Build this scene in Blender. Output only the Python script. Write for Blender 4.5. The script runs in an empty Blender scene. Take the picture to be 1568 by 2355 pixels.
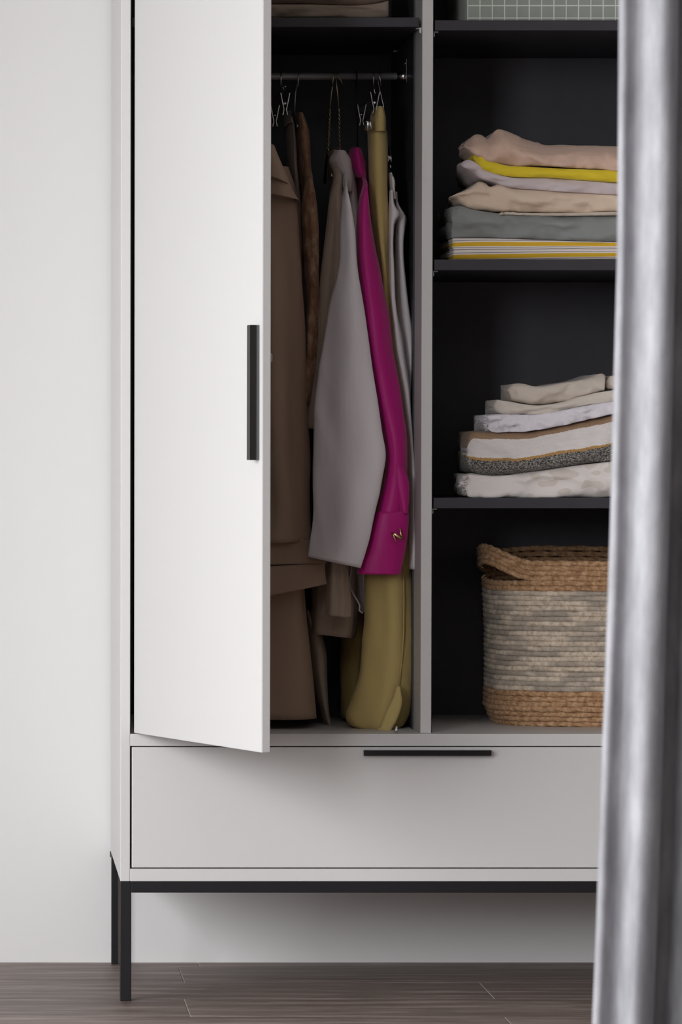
import bpy, bmesh, math, random
from mathutils import Vector, noise
random.seed(7)
R = math.radians
sc = bpy.context.scene
COL = sc.collection

# ------------------------------------------------------------------ camera
CAM_D, CAM_H, PITCH, SCALE = 7.3, 0.984, R(1.5), 1280.0
VPX, VPY = -38.0, 1047.0                       # where depth lines meet in the 1568x2355 frame
F = SCALE * CAM_D * math.cos(PITCH)
PX0, PY0 = VPX, VPY + F * math.tan(PITCH)
cam = bpy.data.cameras.new('camera')
camo = bpy.data.objects.new('camera', cam); COL.objects.link(camo)
camo.location = (0, -CAM_D, CAM_H); camo.rotation_euler = (R(90) - PITCH, 0, 0)
cam.sensor_fit = 'HORIZONTAL'; cam.sensor_width = 36.0
cam.lens = F / 1568 * 36.0
cam.shift_x = (784 - PX0) / 1568; cam.shift_y = (PY0 - 1177.5) / 1568
cam.clip_end = 60
cam.dof.use_dof = True; cam.dof.focus_distance = CAM_D; cam.dof.aperture_fstop = 13.0
sc.camera = camo

# ------------------------------------------------------------------ world, light, exposure
w = bpy.data.worlds.new('world'); sc.world = w; w.use_nodes = True
w.node_tree.nodes['Background'].inputs[0].default_value = (0.80, 0.88, 1.0, 1)
w.node_tree.nodes['Background'].inputs[1].default_value = 0.6
WIN_X, WIN_Y0, WIN_Y1, WIN_Z0, WIN_Z1 = -1.7, -4.7, -1.1, 0.30, 2.25
def area(name, loc, rot, sx, sy, power, col):
    l = bpy.data.lights.new(name, 'AREA'); l.shape = 'RECTANGLE'; l.size = sx; l.size_y = sy
    l.energy = power; l.color = col
    o = bpy.data.objects.new(name, l); COL.objects.link(o); o.location = loc; o.rotation_euler = rot
    return o
# bright sky seen through the window: a slanted sheet of daylight outside the opening, shining in and down
area('window_daylight', (WIN_X - 0.95, (WIN_Y0 + WIN_Y1) / 2 - 0.1, (WIN_Z0 + WIN_Z1) / 2 + 0.45), (0, R(-90 + 33), 0),
     2.9, WIN_Y1 - WIN_Y0 + 0.6, 350, (0.985, 0.99, 1.0))
# fill light added to brighten the right compartment, set in an added high opening
FILL_Y0, FILL_Y1, FILL_Z0, FILL_Z1 = -7.9, -5.4, 1.25, 2.55
area('compartment_fill', (WIN_X - 0.03, (FILL_Y0 + FILL_Y1) / 2, (FILL_Z0 + FILL_Z1) / 2), (0, R(-90), 0),
     FILL_Z1 - FILL_Z0, FILL_Y1 - FILL_Y0, 215, (0.97, 0.98, 1.0))
vs = sc.view_settings
vs.view_transform = 'Standard'; vs.look = 'None'; vs.gamma = 1; vs.use_curve_mapping = False
vs.exposure = 0.05
sc.cycles.max_bounces = 6; sc.cycles.diffuse_bounces = 4; sc.cycles.glossy_bounces = 2; sc.cycles.transmission_bounces = 0
sc.cycles.caustics_reflective = False; sc.cycles.caustics_refractive = False
sc.cycles.use_adaptive_sampling = True; sc.cycles.adaptive_threshold = 0.04; sc.cycles.adaptive_min_samples = 16
sc.cycles.sample_clamp_indirect = 4.0

# ------------------------------------------------------------------ helpers
def U(px, py, Y):
    """world point at depth Y seen at a pixel of the photograph"""
    u, v = (px - PX0) / F, (py - PY0) / F
    d = Vector((u, math.cos(PITCH) - v * math.sin(PITCH), -math.sin(PITCH) - v * math.cos(PITCH)))
    return Vector((0, -CAM_D, CAM_H)) + d * ((Y + CAM_D) / d.y)
def UX(px, Y=0.0, py=1047): return U(px, py, Y).x
def UZ(py, Y=0.0, px=640): return U(px, py, Y).z
def floor_at(px, py):
    a = U(px, py, 0.0); c = Vector((0, -CAM_D, CAM_H)); d = a - c
    return c + d * (-CAM_H / d.z)
def cr(pts, n):
    """Catmull-Rom resample of tuples, n samples, by chord length"""
    m = len(pts); t = [0.0]
    for i in range(1, m):
        t.append(t[-1] + max(1e-6, math.dist(pts[i][:4], pts[i-1][:4])))
    out = []
    for k in range(n):
        s = t[-1] * k / (n - 1); i = 0
        while i < m - 2 and s > t[i+1]: i += 1
        f = (s - t[i]) / (t[i+1] - t[i])
        p0, p1, p2, p3 = pts[max(0,i-1)], pts[i], pts[i+1], pts[min(m-1,i+2)]
        dt = t[i+1]-t[i]
        t0 = (t[i] - t[max(0,i-1)]) or dt; t3 = (t[min(m-1,i+2)] - t[i+1]) or dt
        r = []
        for a, b, c, d in zip(p0, p1, p2, p3):
            m1 = ((c-b)/dt*t0 + (b-a)/t0*dt)/(t0+dt) if i > 0 else (c-b)/dt
            m2 = ((d-c)/t3*dt + (c-b)/dt*t3)/(t3+dt) if i < m-2 else (c-b)/dt
            h = f*f*(3-2*f)
            r.append(b*(1-h) + c*h + dt*(m1*(f*(1-f)**2) - m2*(f*f*(1-f))))
        out.append(tuple(r))
    return out
def lin(pts, x):
    """piecewise-linear (x, a, b, ..) lookup"""
    if x <= pts[0][0]: return pts[0][1:]
    for p, q in zip(pts, pts[1:]):
        if x <= q[0]:
            f = (x-p[0])/(q[0]-p[0]); return tuple(a+(b-a)*f for a, b in zip(p[1:], q[1:]))
    return pts[-1][1:]

def link(name, me, parent=None, mat=None, loc=None):
    o = bpy.data.objects.new(name, me); COL.objects.link(o)
    if mat is not None and not me.materials: me.materials.append(mat)
    if parent is not None: o.parent = parent
    if loc is not None: o.location = loc
    return o
def origin(parent):
    p = Vector((0,0,0))
    while parent is not None: p = p + Vector(parent.location); parent = parent.parent
    return p
def mesh(name, V, Fc, mat, parent=None, smooth=True, uv=None):
    me = bpy.data.meshes.new(name); q = origin(parent)
    me.from_pydata([tuple(Vector(v) - q) for v in V], [], Fc); me.update()
    if smooth: me.polygons.foreach_set('use_smooth', [True]*len(me.polygons))
    if uv is not None:
        lay = me.uv_layers.new(name='uv')
        for l in me.loops: lay.data[l.index].uv = uv[l.vertex_index]
    bm = bmesh.new(); bm.from_mesh(me); bmesh.ops.recalc_face_normals(bm, faces=bm.faces); bm.to_mesh(me); bm.free()
    return link(name, me, parent, mat)
def box(name, x0, x1, y0, y1, z0, z1, mat, parent=None, bev=0.0008, seg=2):
    q = origin(parent)
    bm = bmesh.new(); bmesh.ops.create_cube(bm, size=1)
    for v in bm.verts:
        v.co = Vector(((x0+x1)/2 + v.co.x*(x1-x0), (y0+y1)/2 + v.co.y*(y1-y0), (z0+z1)/2 + v.co.z*(z1-z0))) - q
    if bev: bmesh.ops.bevel(bm, geom=list(bm.edges), offset=bev, segments=seg, affect='EDGES', profile=0.5)
    me = bpy.data.meshes.new(name); bm.to_mesh(me); bm.free()
    return link(name, me, parent, mat)
def tube(name, pts, rad, mat, parent=None, seg=8, closed=False, ringf=None):
    pts = [Vector(p) for p in pts]; n = len(pts); V, Fc = [], []
    up = Vector((0,0,1)); prev = None
    for i, p in enumerate(pts):
        a = pts[(i-1) % n] if (closed or i > 0) else p; b = pts[(i+1) % n] if (closed or i < n-1) else p
        t = (b-a).normalized()
        if prev is None:
            ref = up if abs(t.z) < 0.9 else Vector((1,0,0)); u = (ref - t*ref.dot(t)).normalized()
        else: u = (prev - t*prev.dot(t)).normalized()
        prev = u; v = t.cross(u); r = rad[i] if isinstance(rad, (list, tuple)) else rad
        for k in range(seg):
            ph = 2*math.pi*k/seg; rr = r*(ringf(i, ph) if ringf else 1)
            V.append(p + u*math.cos(ph)*rr + v*math.sin(ph)*rr)
    m = n if closed else n-1
    for i in range(m):
        j = (i+1) % n
        for k in range(seg):
            l = (k+1) % seg
            Fc.append((i*seg+k, i*seg+l, j*seg+l, j*seg+k))
    if not closed: Fc.append(tuple(range(seg))); Fc.append(tuple((n-1)*seg+k for k in reversed(range(seg))))
    return mesh(name, V, Fc, mat, parent)
def thing(name, label, cat, loc, group=None):
    o = bpy.data.objects.new(name, None); COL.objects.link(o); o.empty_display_size = 0.05
    o.location = loc; o['label'] = label; o['category'] = cat
    if group: o['group'] = group
    return o
def tag(o, label, cat, group=None):
    o['label'] = label; o['category'] = cat
    if group: o['group'] = group
    return o
def struct(o, label=None):
    o['kind'] = 'structure'
    if label: o['label'] = label
    return o

# ------------------------------------------------------------------ materials
def S(r, g, b):
    f = lambda c: (c/255/12.92) if c/255 <= 0.04045 else ((c/255+0.055)/1.055)**2.4
    return (f(r), f(g), f(b))
class N:
    """small node-tree writer"""
    def __init__(self, name):
        self.m = bpy.data.materials.new(name); self.m.use_nodes = True
        self.t = self.m.node_tree; self.b = self.t.nodes['Principled BSDF']
    def n(self, kind, **kw):
        x = self.t.nodes.new(kind)
        for k, v in kw.items():
            if k.startswith('i_'): x.inputs[k[2:].replace('_', ' ')].default_value = v
            else: setattr(x, k, v)
        return x
    def l(self, a, b): self.t.links.new(a, b)
    def math(self, op, a, b=None, c=None):
        x = self.n('ShaderNodeMath', operation=op)
        for i, v in enumerate((a, b, c)):
            if v is None: continue
            if isinstance(v, (int, float)): x.inputs[i].default_value = v
            else: self.l(v, x.inputs[i])
        return x.outputs[0]
    def coord(self, out='Object', scale=(1,1,1)):
        tc = self.n('ShaderNodeTexCoord'); mp = self.n('ShaderNodeMapping')
        mp.inputs['Scale'].default_value = scale; self.l(tc.outputs[out], mp.inputs[0]); return mp.outputs[0]
    def noise(self, vec, scale, detail=3, rough=0.55):
        x = self.n('ShaderNodeTexNoise'); x.inputs['Scale'].default_value = scale
        x.inputs['Detail'].default_value = detail; x.inputs['Roughness'].default_value = rough
        self.l(vec, x.inputs['Vector']); return x.outputs[0]
    def mix(self, fac, a, b):
        x = self.n('ShaderNodeMix', data_type='RGBA')
        for i, v in ((0, fac), (6, a), (7, b)):
            if isinstance(v, (int, float)): x.inputs[i].default_value = v
            elif isinstance(v, tuple): x.inputs[i].default_value = (*v[:3], 1)
            else: self.l(v, x.inputs[i])
        return x.outputs[2]
    def ramp(self, fac, stops, interp='LINEAR'):
        x = self.n('ShaderNodeValToRGB'); cr_ = x.color_ramp; cr_.interpolation = interp
        while len(cr_.elements) < len(stops): cr_.elements.new(0.5)
        for e, (p, c) in zip(cr_.elements, stops): e.position = p; e.color = (*c[:3], 1)
        self.l(fac, x.inputs[0]); return x.outputs[0]
    def bump(self, h, strength, dist=0.001):
        x = self.n('ShaderNodeBump'); x.inputs['Strength'].default_value = strength; x.inputs['Distance'].default_value = dist
        self.l(h, x.inputs['Height']); self.l(x.outputs[0], self.b.inputs['Normal'])
    def base(self, c):
        if isinstance(c, tuple): self.b.inputs['Base Color'].default_value = (*c, 1)
        else: self.l(c, self.b.inputs['Base Color'])
    def set(self, rough=0.5, metal=0.0, sheen=0.0, spec=0.5):
        self.b.inputs['Roughness'].default_value = rough; self.b.inputs['Metallic'].default_value = metal
        self.b.inputs['Sheen Weight'].default_value = sheen; self.b.inputs['Specular IOR Level'].default_value = spec
        return self.m
def plain(name, c, rough=0.5, metal=0.0, spec=0.5, var=0.04, scale=8, bump=0.0, bscale=300):
    m = N(name); v = m.coord()
    f = m.noise(v, scale)
    m.base(m.mix(f, tuple(x*(1-var) for x in c), tuple(min(1, x*(1+var)) for x in c)))
    if bump: m.bump(m.noise(v, bscale, 2), bump, 0.0004)
    return m.set(rough, metal, 0, spec)
def fabric(name, c, c2=None, rough=0.85, sheen=0.15, vscale=18, weave=420, bump=0.25, stretch=(1,1,1), crease=3.0):
    m = N(name); v = m.coord('Object', stretch)
    c2 = c2 or tuple(x*0.86 for x in c)
    f = m.noise(v, vscale, 4)
    col = m.mix(f, c2, c)
    wv = m.noise(m.coord('Object', (1,1,1)), weave, 2)
    col2 = m.mix(m.math('MULTIPLY', wv, 0.35), col, tuple(x*0.75 for x in c2))
    cz = m.noise(m.coord('Object', (1, 1, 0.22) if crease > 0 else (0.4, 1, 1)), 30, 3, 0.5)
    m.base(col2); m.bump(m.math('ADD', m.math('MULTIPLY', wv, bump*0.5), m.math('MULTIPLY', cz, abs(crease))), 0.5, 0.0018)
    return m.set(rough, 0, sheen, 0.25)

GREIGE = plain('greige_lacquer', (0.66, 0.65, 0.642), 0.42, var=0.01, scale=3, spec=0.4)
WALLM = plain('white_wall_paint', (0.85, 0.842, 0.84), 0.7, var=0.012, scale=1.5, spec=0.25, bump=0.05, bscale=500)
CHAR = plain('charcoal_melamine', (0.042, 0.040, 0.047), 0.42, var=0.12, scale=30, spec=0.35, bump=0.08, bscale=700)
BACKM = plain('charcoal_hardboard', (0.070, 0.066, 0.078), 0.45, var=0.10, scale=40, spec=0.45, bump=0.08, bscale=700)
BLACKM = plain('black_powder_coat', (0.010, 0.009, 0.011), 0.5, var=0.1, scale=40, spec=0.3)
HANDLE = plain('black_anodised_handle', (0.15, 0.145, 0.15), 0.16, 1.0, var=0.03, scale=60)
CHROME = plain('chrome_metal', (0.72, 0.71, 0.70), 0.22, 1.0, var=0.03, scale=60)
RAILM = plain('satin_grey_rail', (0.42, 0.42, 0.44), 0.42, 0.35, var=0.03, scale=60)
STEEL = plain('brushed_steel', (0.60, 0.60, 0.63), 0.38, 1.0, var=0.05, scale=90)
GOLDW = plain('gold_wire', (0.62, 0.55, 0.36), 0.3, 1.0, var=0.08, scale=90)
GOLD = plain('gold_metal', (0.80, 0.60, 0.28), 0.25, 1.0, var=0.05, scale=90)
CLEARP = plain('grey_plastic', (0.45, 0.42, 0.41), 0.4, var=0.03)
CEILM = plain('ceiling_paint', (0.82, 0.80, 0.78), 0.8, var=0.01)
GROUT = plain('floor_underlay', (0.05, 0.04, 0.036), 0.9)

def wood():
    m = N('brown_laminate_plank')
    oi = m.n('ShaderNodeObjectInfo'); tc = m.n('ShaderNodeTexCoord')
    off = m.n('ShaderNodeVectorMath', operation='SCALE'); cmb = m.n('ShaderNodeCombineXYZ')
    m.l(oi.outputs['Random'], cmb.inputs[0]); m.l(oi.outputs['Random'], cmb.inputs[1]); m.l(cmb.outputs[0], off.inputs[0]); off.inputs['Scale'].default_value = 37.0
    add = m.n('ShaderNodeVectorMath', operation='ADD'); m.l(tc.outputs['Object'], add.inputs[0]); m.l(off.outputs[0], add.inputs[1])
    mp = m.n('ShaderNodeMapping'); mp.inputs['Scale'].default_value = (0.9, 14, 1); m.l(add.outputs[0], mp.inputs[0])
    a = m.noise(mp.outputs[0], 2.2, 5, 0.6)
    mp2 = m.n('ShaderNodeMapping'); mp2.inputs['Scale'].default_value = (2.2, 17, 1); m.l(add.outputs[0], mp2.inputs[0])
    b = m.noise(mp2.outputs[0], 3.0, 3, 0.6)
    col = m.ramp(a, [(0.30, (0.12, 0.088, 0.078)), (0.46, (0.215, 0.165, 0.145)), (0.58, (0.30, 0.24, 0.212)), (0.72, (0.46, 0.38, 0.34))])
    col = m.mix(m.math('MULTIPLY', m.ramp(b, [(0.38, (0, 0, 0)), (0.68, (1, 1, 1))]), 0.75), col, (0.11, 0.082, 0.071))
    tone = m.math('MULTIPLY_ADD', oi.outputs['Random'], 0.3, 0.85)
    hsv = m.n('ShaderNodeHueSaturation'); m.l(col, hsv.inputs['Color']); m.l(tone, hsv.inputs['Value'])
    m.base(hsv.outputs[0]); m.bump(b, 0.12, 0.0005)
    return m.set(0.5, 0, 0, 0.4)
WOOD = wood()
END_GLINT = plain('plank_end_glint', (0.33, 0.285, 0.26), 0.6)  # lighter tone painted on the end bevels as the highlight along plank joints

# ------------------------------------------------------------------ the room
WALL_Y = 0.5615
RX0, RX1, RY0, RZ1 = WIN_X, 2.9, -8.4, 3.0
struct(box('wall_back', RX0 - 0.12, RX1 + 0.12, WALL_Y, WALL_Y + 0.12, -0.02, RZ1, WALLM, bev=0), 'plain white painted wall behind the wardrobe')
TAUPE = plain('taupe_wall_paint', (0.10, 0.087, 0.08), 0.8, var=0.02, scale=2)
struct(box('wall_right', RX1, RX1 + 0.12, RY0, WALL_Y, -0.02, RZ1, TAUPE, bev=0))
struct(box('ceiling', RX0 - 0.12, RX1 + 0.12, RY0 - 0.12, WALL_Y + 0.12, RZ1, RZ1 + 0.1, CEILM, bev=0))
def holed(name, lo, hi, holes, t0, t1, mat):
    """left wall slab along y with openings (y0, y1, z0, z1), given in order"""
    V, Fc = [], []
    def bx(a0, a1, z0, z1):
        k = len(V)
        for t in (t0, t1):
            for a_ in (a0, a1):
                for z in (z0, z1): V.append((t, a_, z))
        Fc.extend(tuple(k+i for i in f) for f in ((0,1,3,2),(4,6,7,5),(0,4,5,1),(2,3,7,6),(0,2,6,4),(1,5,7,3)))
    a = lo
    for y0, y1, z0, z1 in holes:
        bx(a, y0, -0.02, RZ1); bx(y0, y1, -0.02, z0); bx(y0, y1, z1, RZ1); a = y1
    bx(a, hi, -0.02, RZ1)
    return struct(mesh(name, V, Fc, mat, smooth=False))
holed('wall_left', RY0, WALL_Y, ((FILL_Y0, FILL_Y1, FILL_Z0, FILL_Z1), (WIN_Y0, WIN_Y1, WIN_Z0, WIN_Z1)), RX0 - 0.12, RX0, WALLM)
struct(box('wall_front', RX0 - 0.12, RX1 + 0.12, RY0 - 0.12, RY0, -0.02, RZ1, TAUPE, bev=0))
FRAMEM = plain('white_window_frame', (0.8, 0.8, 0.8), 0.4)
for wn, (y0, y1, z0, z1) in (('window_1', (WIN_Y0, WIN_Y1, WIN_Z0, WIN_Z1)), ('fill_opening', (FILL_Y0, FILL_Y1, FILL_Z0, FILL_Z1))):  # the second opening is added, made for the fill light
    win = bpy.data.objects.new(wn, None); COL.objects.link(win); win['kind'] = 'structure'
    win.location = (RX0 - 0.06, (y0 + y1)/2, z0)
    for a0, a1, b0, b1 in ((y0, y0+.04, z0, z1), (y1-.04, y1, z0, z1), (y0+.04, y1-.04, z0, z0+.04), (y0+.04, y1-.04, z1-.04, z1)):
        box('window_frame', RX0 - 0.10, RX0 - 0.05, a0, a1, b0, b1, FRAMEM, win)
# floor: slab and planks
floor = struct(box('floor', RX0 - 0.12, RX1 + 0.12, RY0 - 0.12, WALL_Y + 0.12, -0.03, -0.012, GROUT, bev=0), 'brown grey wood laminate floor of long planks')
PW, PL, Y0P = 0.2315, 1.285, 0.029
joints = {-1: floor_at(431, 2321).x, 0: floor_at(1123, 2283).x, 1: floor_at(423, 2258).x, -2: floor_at(1168, 2348).x}
plank_cache = {}
def plank_mesh(L, W):
    key = (round(L, 3), round(W, 3))
    if key not in plank_cache:
        bm = bmesh.new(); bmesh.ops.create_cube(bm, size=1)
        for v in bm.verts: v.co = Vector((v.co.x*(L-.0003), v.co.y*(W-.0002), v.co.z*0.012 - 0.006))
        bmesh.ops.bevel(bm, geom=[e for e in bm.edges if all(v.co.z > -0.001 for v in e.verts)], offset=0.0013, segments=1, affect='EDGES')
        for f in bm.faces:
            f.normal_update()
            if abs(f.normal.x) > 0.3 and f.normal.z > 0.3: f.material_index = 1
        me = bpy.data.meshes.new('plank'); bm.to_mesh(me); bm.free(); me.materials.append(WOOD); me.materials.append(END_GLINT); plank_cache[key] = me
    return plank_cache[key]
k = 2
while Y0P + k*PW > RY0:
    ya, yb = Y0P + k*PW, min(WALL_Y, Y0P + (k+1)*PW); ya = max(ya, RY0)
    jx = joints.get(k, random.uniform(0, PL))
    x = jx - PL*math.ceil((jx - RX0)/PL)
    while x < RX1:
        a, b = max(x, RX0), min(x + PL, RX1)
        if b - a > 0.03:
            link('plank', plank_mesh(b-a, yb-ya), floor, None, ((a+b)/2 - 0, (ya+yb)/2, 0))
        x += PL
    k -= 1

# ------------------------------------------------------------------ the wardrobe
XL0, XL1 = UX(277.3), UX(300.0)                 # left side panel
XD0, XD1 = UX(970.5), UX(995.5)                 # divider
XR0 = XD1 + (XD0 - XL1); XR1 = XR0 + (XL1 - XL0)
DEP = 0.55
Z_BASE0, Z_BASE1 = UZ(2027), UZ(1998)
Z_MID0, Z_MID1 = UZ(1716), UZ(1688)
Z_TOP = 2.03
ward = thing('wardrobe', 'tall light greige two-door wardrobe with charcoal interior on black metal legs', 'wardrobe', ((XL0+XR1)/2, DEP/2, 0))
box('side_panel', XL0, XL1, 0, DEP, Z_BASE0, Z_TOP, GREIGE, ward, 0.0015, 3)
box('side_panel', XR0, XR1, 0, DEP, Z_BASE0, Z_TOP, GREIGE, ward, 0.0015, 3)
box('divider', XD0, XD1, 0.017, DEP - 0.006, Z_MID1, Z_TOP - 0.018, GREIGE, ward, 0.0012)
box('top_panel', XL1, XR0, 0, DEP, Z_TOP - 0.018, Z_TOP, GREIGE, ward)
box('middle_panel', XL1, XR0, 0.0, DEP - 0.006, Z_MID0, Z_MID1, GREIGE, ward, 0.0012)
box('base_panel', XL1, XR0, 0.0, DEP - 0.006, Z_BASE0, Z_BASE1, GREIGE, ward, 0.0012)
box('back_panel', XL1, XR0, DEP - 0.006, DEP, Z_BASE1, Z_TOP - 0.018, BACKM, ward, 0)
box('lining_panel', XD1, XD1 + 0.003, 0.035, DEP - 0.006, Z_MID1, Z_TOP - 0.018, CHAR, ward, 0.0003)
box('lining_panel', XR0 - 0.003, XR0, 0.035, DEP - 0.006, Z_MID1, Z_TOP - 0.018, CHAR, ward, 0.0003)
box('lining_panel', XL1, XL1 + 0.003, 0.035, DEP - 0.006, Z_MID1, Z_TOP - 0.018, CHAR, ward, 0.0003)
box('lining_panel', XD0 - 0.003, XD0, 0.135, DEP - 0.006, Z_MID1, Z_TOP - 0.018, CHAR, ward, 0.0003)
# shelves with their pins
def shelf(xa, xb, py0, py1, Y, px, pins):
    s = box('shelf', xa, xb, Y, DEP - 0.006, UZ(py1, Y, px), UZ(py0, Y, px), CHAR, ward, 0.0008)
    z = UZ(py1, Y, px)
    for X, sgn in pins:
        for yy in (Y + 0.012, 0.45):
            box('shelf_pin', min(X, X + sgn*0.009), max(X, X + sgn*0.009), yy, yy + 0.007, z - 0.0028, z - 0.0002, CHROME, s, 0.0004)
            box('shelf_pin', min(X, X + sgn*0.0025), max(X, X + sgn*0.0025), yy, yy + 0.007, z - 0.010, z - 0.0028, CHROME, s, 0.0004)
SH_Y = 0.03
shelf(XL1 + 0.003, XD0 - 0.0045, 40, 62, SH_Y, 800, ((XD0, -1),))
for a, b in ((46.5, 70), (597, 621.5), (1145, 1169)):
    shelf(XD1 + 0.0045, XR0 - 0.0045, a, b, SH_Y, 1200, ((XD1 + 0.003, 1),))
# clothes rail
RAIL_Y = 0.27
rz0, rz1 = UZ(184, RAIL_Y, 800), UZ(167, RAIL_Y, 800)
RAIL_Z = (rz0 + rz1)/2; rr = (rz1 - rz0)/2
ra = UX(945, RAIL_Y, 175)
def stadium(n=20, w=0.0075, h=0.0075):
    return [(math.cos(2*math.pi*i/n), math.sin(2*math.pi*i/n)) for i in range(n)]
rail = tube('clothes_rail', [(XL1 + 0.003, RAIL_Y, RAIL_Z), (XD0, RAIL_Y, RAIL_Z)], rr, RAILM, ward, 20)
bx0 = XD0 - 0.012
box('rail_bracket', XD0 - 0.004, XD0, RAIL_Y - 0.012, RAIL_Y + 0.012, RAIL_Z - 0.012, RAIL_Z + 0.032, CHROME, rail, 0.001)
tube('rail_bracket', [(XD0 - 0.020, RAIL_Y, RAIL_Z), (XD0 - 0.010, RAIL_Y, RAIL_Z), (XD0 - 0.004, RAIL_Y, RAIL_Z)], [rr + .0005, rr + .003, rr + .005], CHROME, rail, 16)
tube('rail_screw', [(XD0 - 0.0055, RAIL_Y, RAIL_Z + 0.024), (XD0 - 0.004, RAIL_Y, RAIL_Z + 0.024)], 0.0035, CHROME, rail, 10)
# door
def frame_obj(name, verts, faces, mat, parent, T, bev=0.0):
    bm = bmesh.new()
    vs_ = [bm.verts.new(v) for v in verts]
    for f in faces: bm.faces.new([vs_[i] for i in f])
    bmesh.ops.recalc_face_normals(bm, faces=bm.faces)
    if bev: bmesh.ops.bevel(bm, geom=list(bm.edges), offset=bev, segments=2, affect='EDGES')
    q = origin(parent)
    for v in bm.verts: v.co = T(v.co) - q
    me = bpy.data.meshes.new(name); bm.to_mesh(me); bm.free()
    return link(name, me, parent, mat)
CUBE = ((0,1,3,2),(4,6,7,5),(0,4,5,1),(2,3,7,6),(0,2,6,4),(1,5,7,3))
def hinged(hx, hy, ang, sgn):
    """local (u along the door, n out of its outer face, z) -> world"""
    def T(p):
        return Vector((hx + sgn*(p.x*math.cos(ang) - p.y*math.sin(ang)), hy - p.x*math.sin(ang) - p.y*math.cos(ang), p.z))
    return T
def tbox(name, u0, u1, n0, n1, z0, z1, mat, parent, T, bev=0.0008):
    return frame_obj(name, [Vector((u, n, z)) for u in (u0, u1) for n in (n0, n1) for z in (z0, z1)], CUBE, mat, parent, T, bev)
HX = UX(308.0, 0, 1600); DW = (XD0 + XD1)/2 - 0.0015 - HX; ANG = R(68.0); DT = 0.0155
zb, zt = UZ(1685.5), Z_TOP - 0.020
T1 = hinged(HX, 0.0, ANG, 1)
door = tbox('door', 0, DW, -DT, 0, zb, zt, GREIGE, ward, T1, 0.0009)
hy = -DW*math.sin(ANG)
hz1, hz0 = UZ(747, hy, 585), UZ(1058, hy, 585)
tbox('handle', DW - 0.0245, DW - 0.0115, 0, 0.0175, hz0, hz1, HANDLE, door, T1, 0.0006)
for py in (45, 1475):
    z = UZ(py); tbox('hinge', -0.0045, 0.030, -DT - 0.010, -DT + 0.001, z - 0.018, z + 0.018, STEEL, door, T1, 0.001)
zz = UZ(822, hy, 630)
tbox('bumper', DW - 0.022, DW - 0.006, -DT - 0.0065, -DT, zz - 0.0075, zz + 0.0075, CLEARP, door, T1, 0.0015)
# right door swung wide open
T2 = hinged(XR0 - 0.006, 0.0, R(112), -1)
tbox('bounce_absorber', 0.018, DW - 0.003, -DT - 0.001, -DT, zb + 0.003, zt - 0.003, CHAR, door, T1, 0.0002)  # unseen dark sheet added to cut bounce light onto the hanging clothes
door2 = tbox('door', 0, DW, -DT, 0, zb, zt, GREIGE, ward, T2, 0.0009)
tbox('handle', DW - 0.0245, DW - 0.0115, 0, 0.0175, hz0, hz1, HANDLE, door2, T2, 0.0006)
# drawer
drawer = box('drawer', UX(303, 0, 1850), XR0 - 0.0025, 0.0, 0.016, UZ(1995.5), UZ(1718.5), GREIGE, ward, 0.0012, 3)
cxd = (XD0 + XD1)/2
box('handle', UX(836, -.017, 1731), UX(1130, -.017, 1731), -0.0175, 0.0, UZ(1738.5, -.017, 980), UZ(1725.5, -.017, 980), HANDLE, drawer, 0.0006)
box('drawer_box', XL1 + 0.015, XR0 - 0.015, 0.016, 0.50, Z_BASE1 + 0.012, Z_MID0 - 0.05, CHAR, drawer)
# catch pin at the front edge of the compartment floor
tube('catch_pin', [(UX(911, 0.01, 1680), 0.012, Z_MID1), (UX(911, 0.01, 1680), 0.012, Z_MID1 + 0.013)], 0.0028, STEEL, ward, 10)
# metal base
LEG = 0.020
for X0, X1, Ya, Yb in ((XL0, XL0 + LEG, 0.001, 0.021), (XR1 - LEG, XR1, 0.001, 0.021), (XL0 + .001, XL0 + 0.0135, DEP - 0.02, DEP), (XR1 - 0.0135, XR1 - .001, DEP - 0.02, DEP)):
    box('leg', X0, X1, Ya, Yb, 0.0, Z_BASE0, BLACKM, ward, 0.0012)
box('frame_rail', XL0 + LEG, XR1 - LEG, 0.001, 0.021, Z_BASE0 - 0.0205, Z_BASE0, BLACKM, ward, 0.0010)
box('frame_rail', XL0 + .0135, XR1 - .0135, DEP - 0.02, DEP, Z_BASE0 - 0.0205, Z_BASE0, BLACKM, ward, 0.0010)
box('frame_rail', XL0 + .002, XL0 + 0.012, 0.021, DEP - 0.02, Z_BASE0 - 0.006, Z_BASE0, BLACKM, ward, 0.0010)
box('frame_rail', XR1 - 0.012, XR1 - .002, 0.021, DEP - 0.02, Z_BASE0 - 0.006, Z_BASE0, BLACKM, ward, 0.0010)
zq = UZ(1964, DEP)
box('wall_bracket', XL0 - 0.0012, XL0 + 0.0005, DEP - 0.004, DEP + 0.008, zq - 0.006, zq + 0.005, BLACKM, ward, 0.0005)

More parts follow.
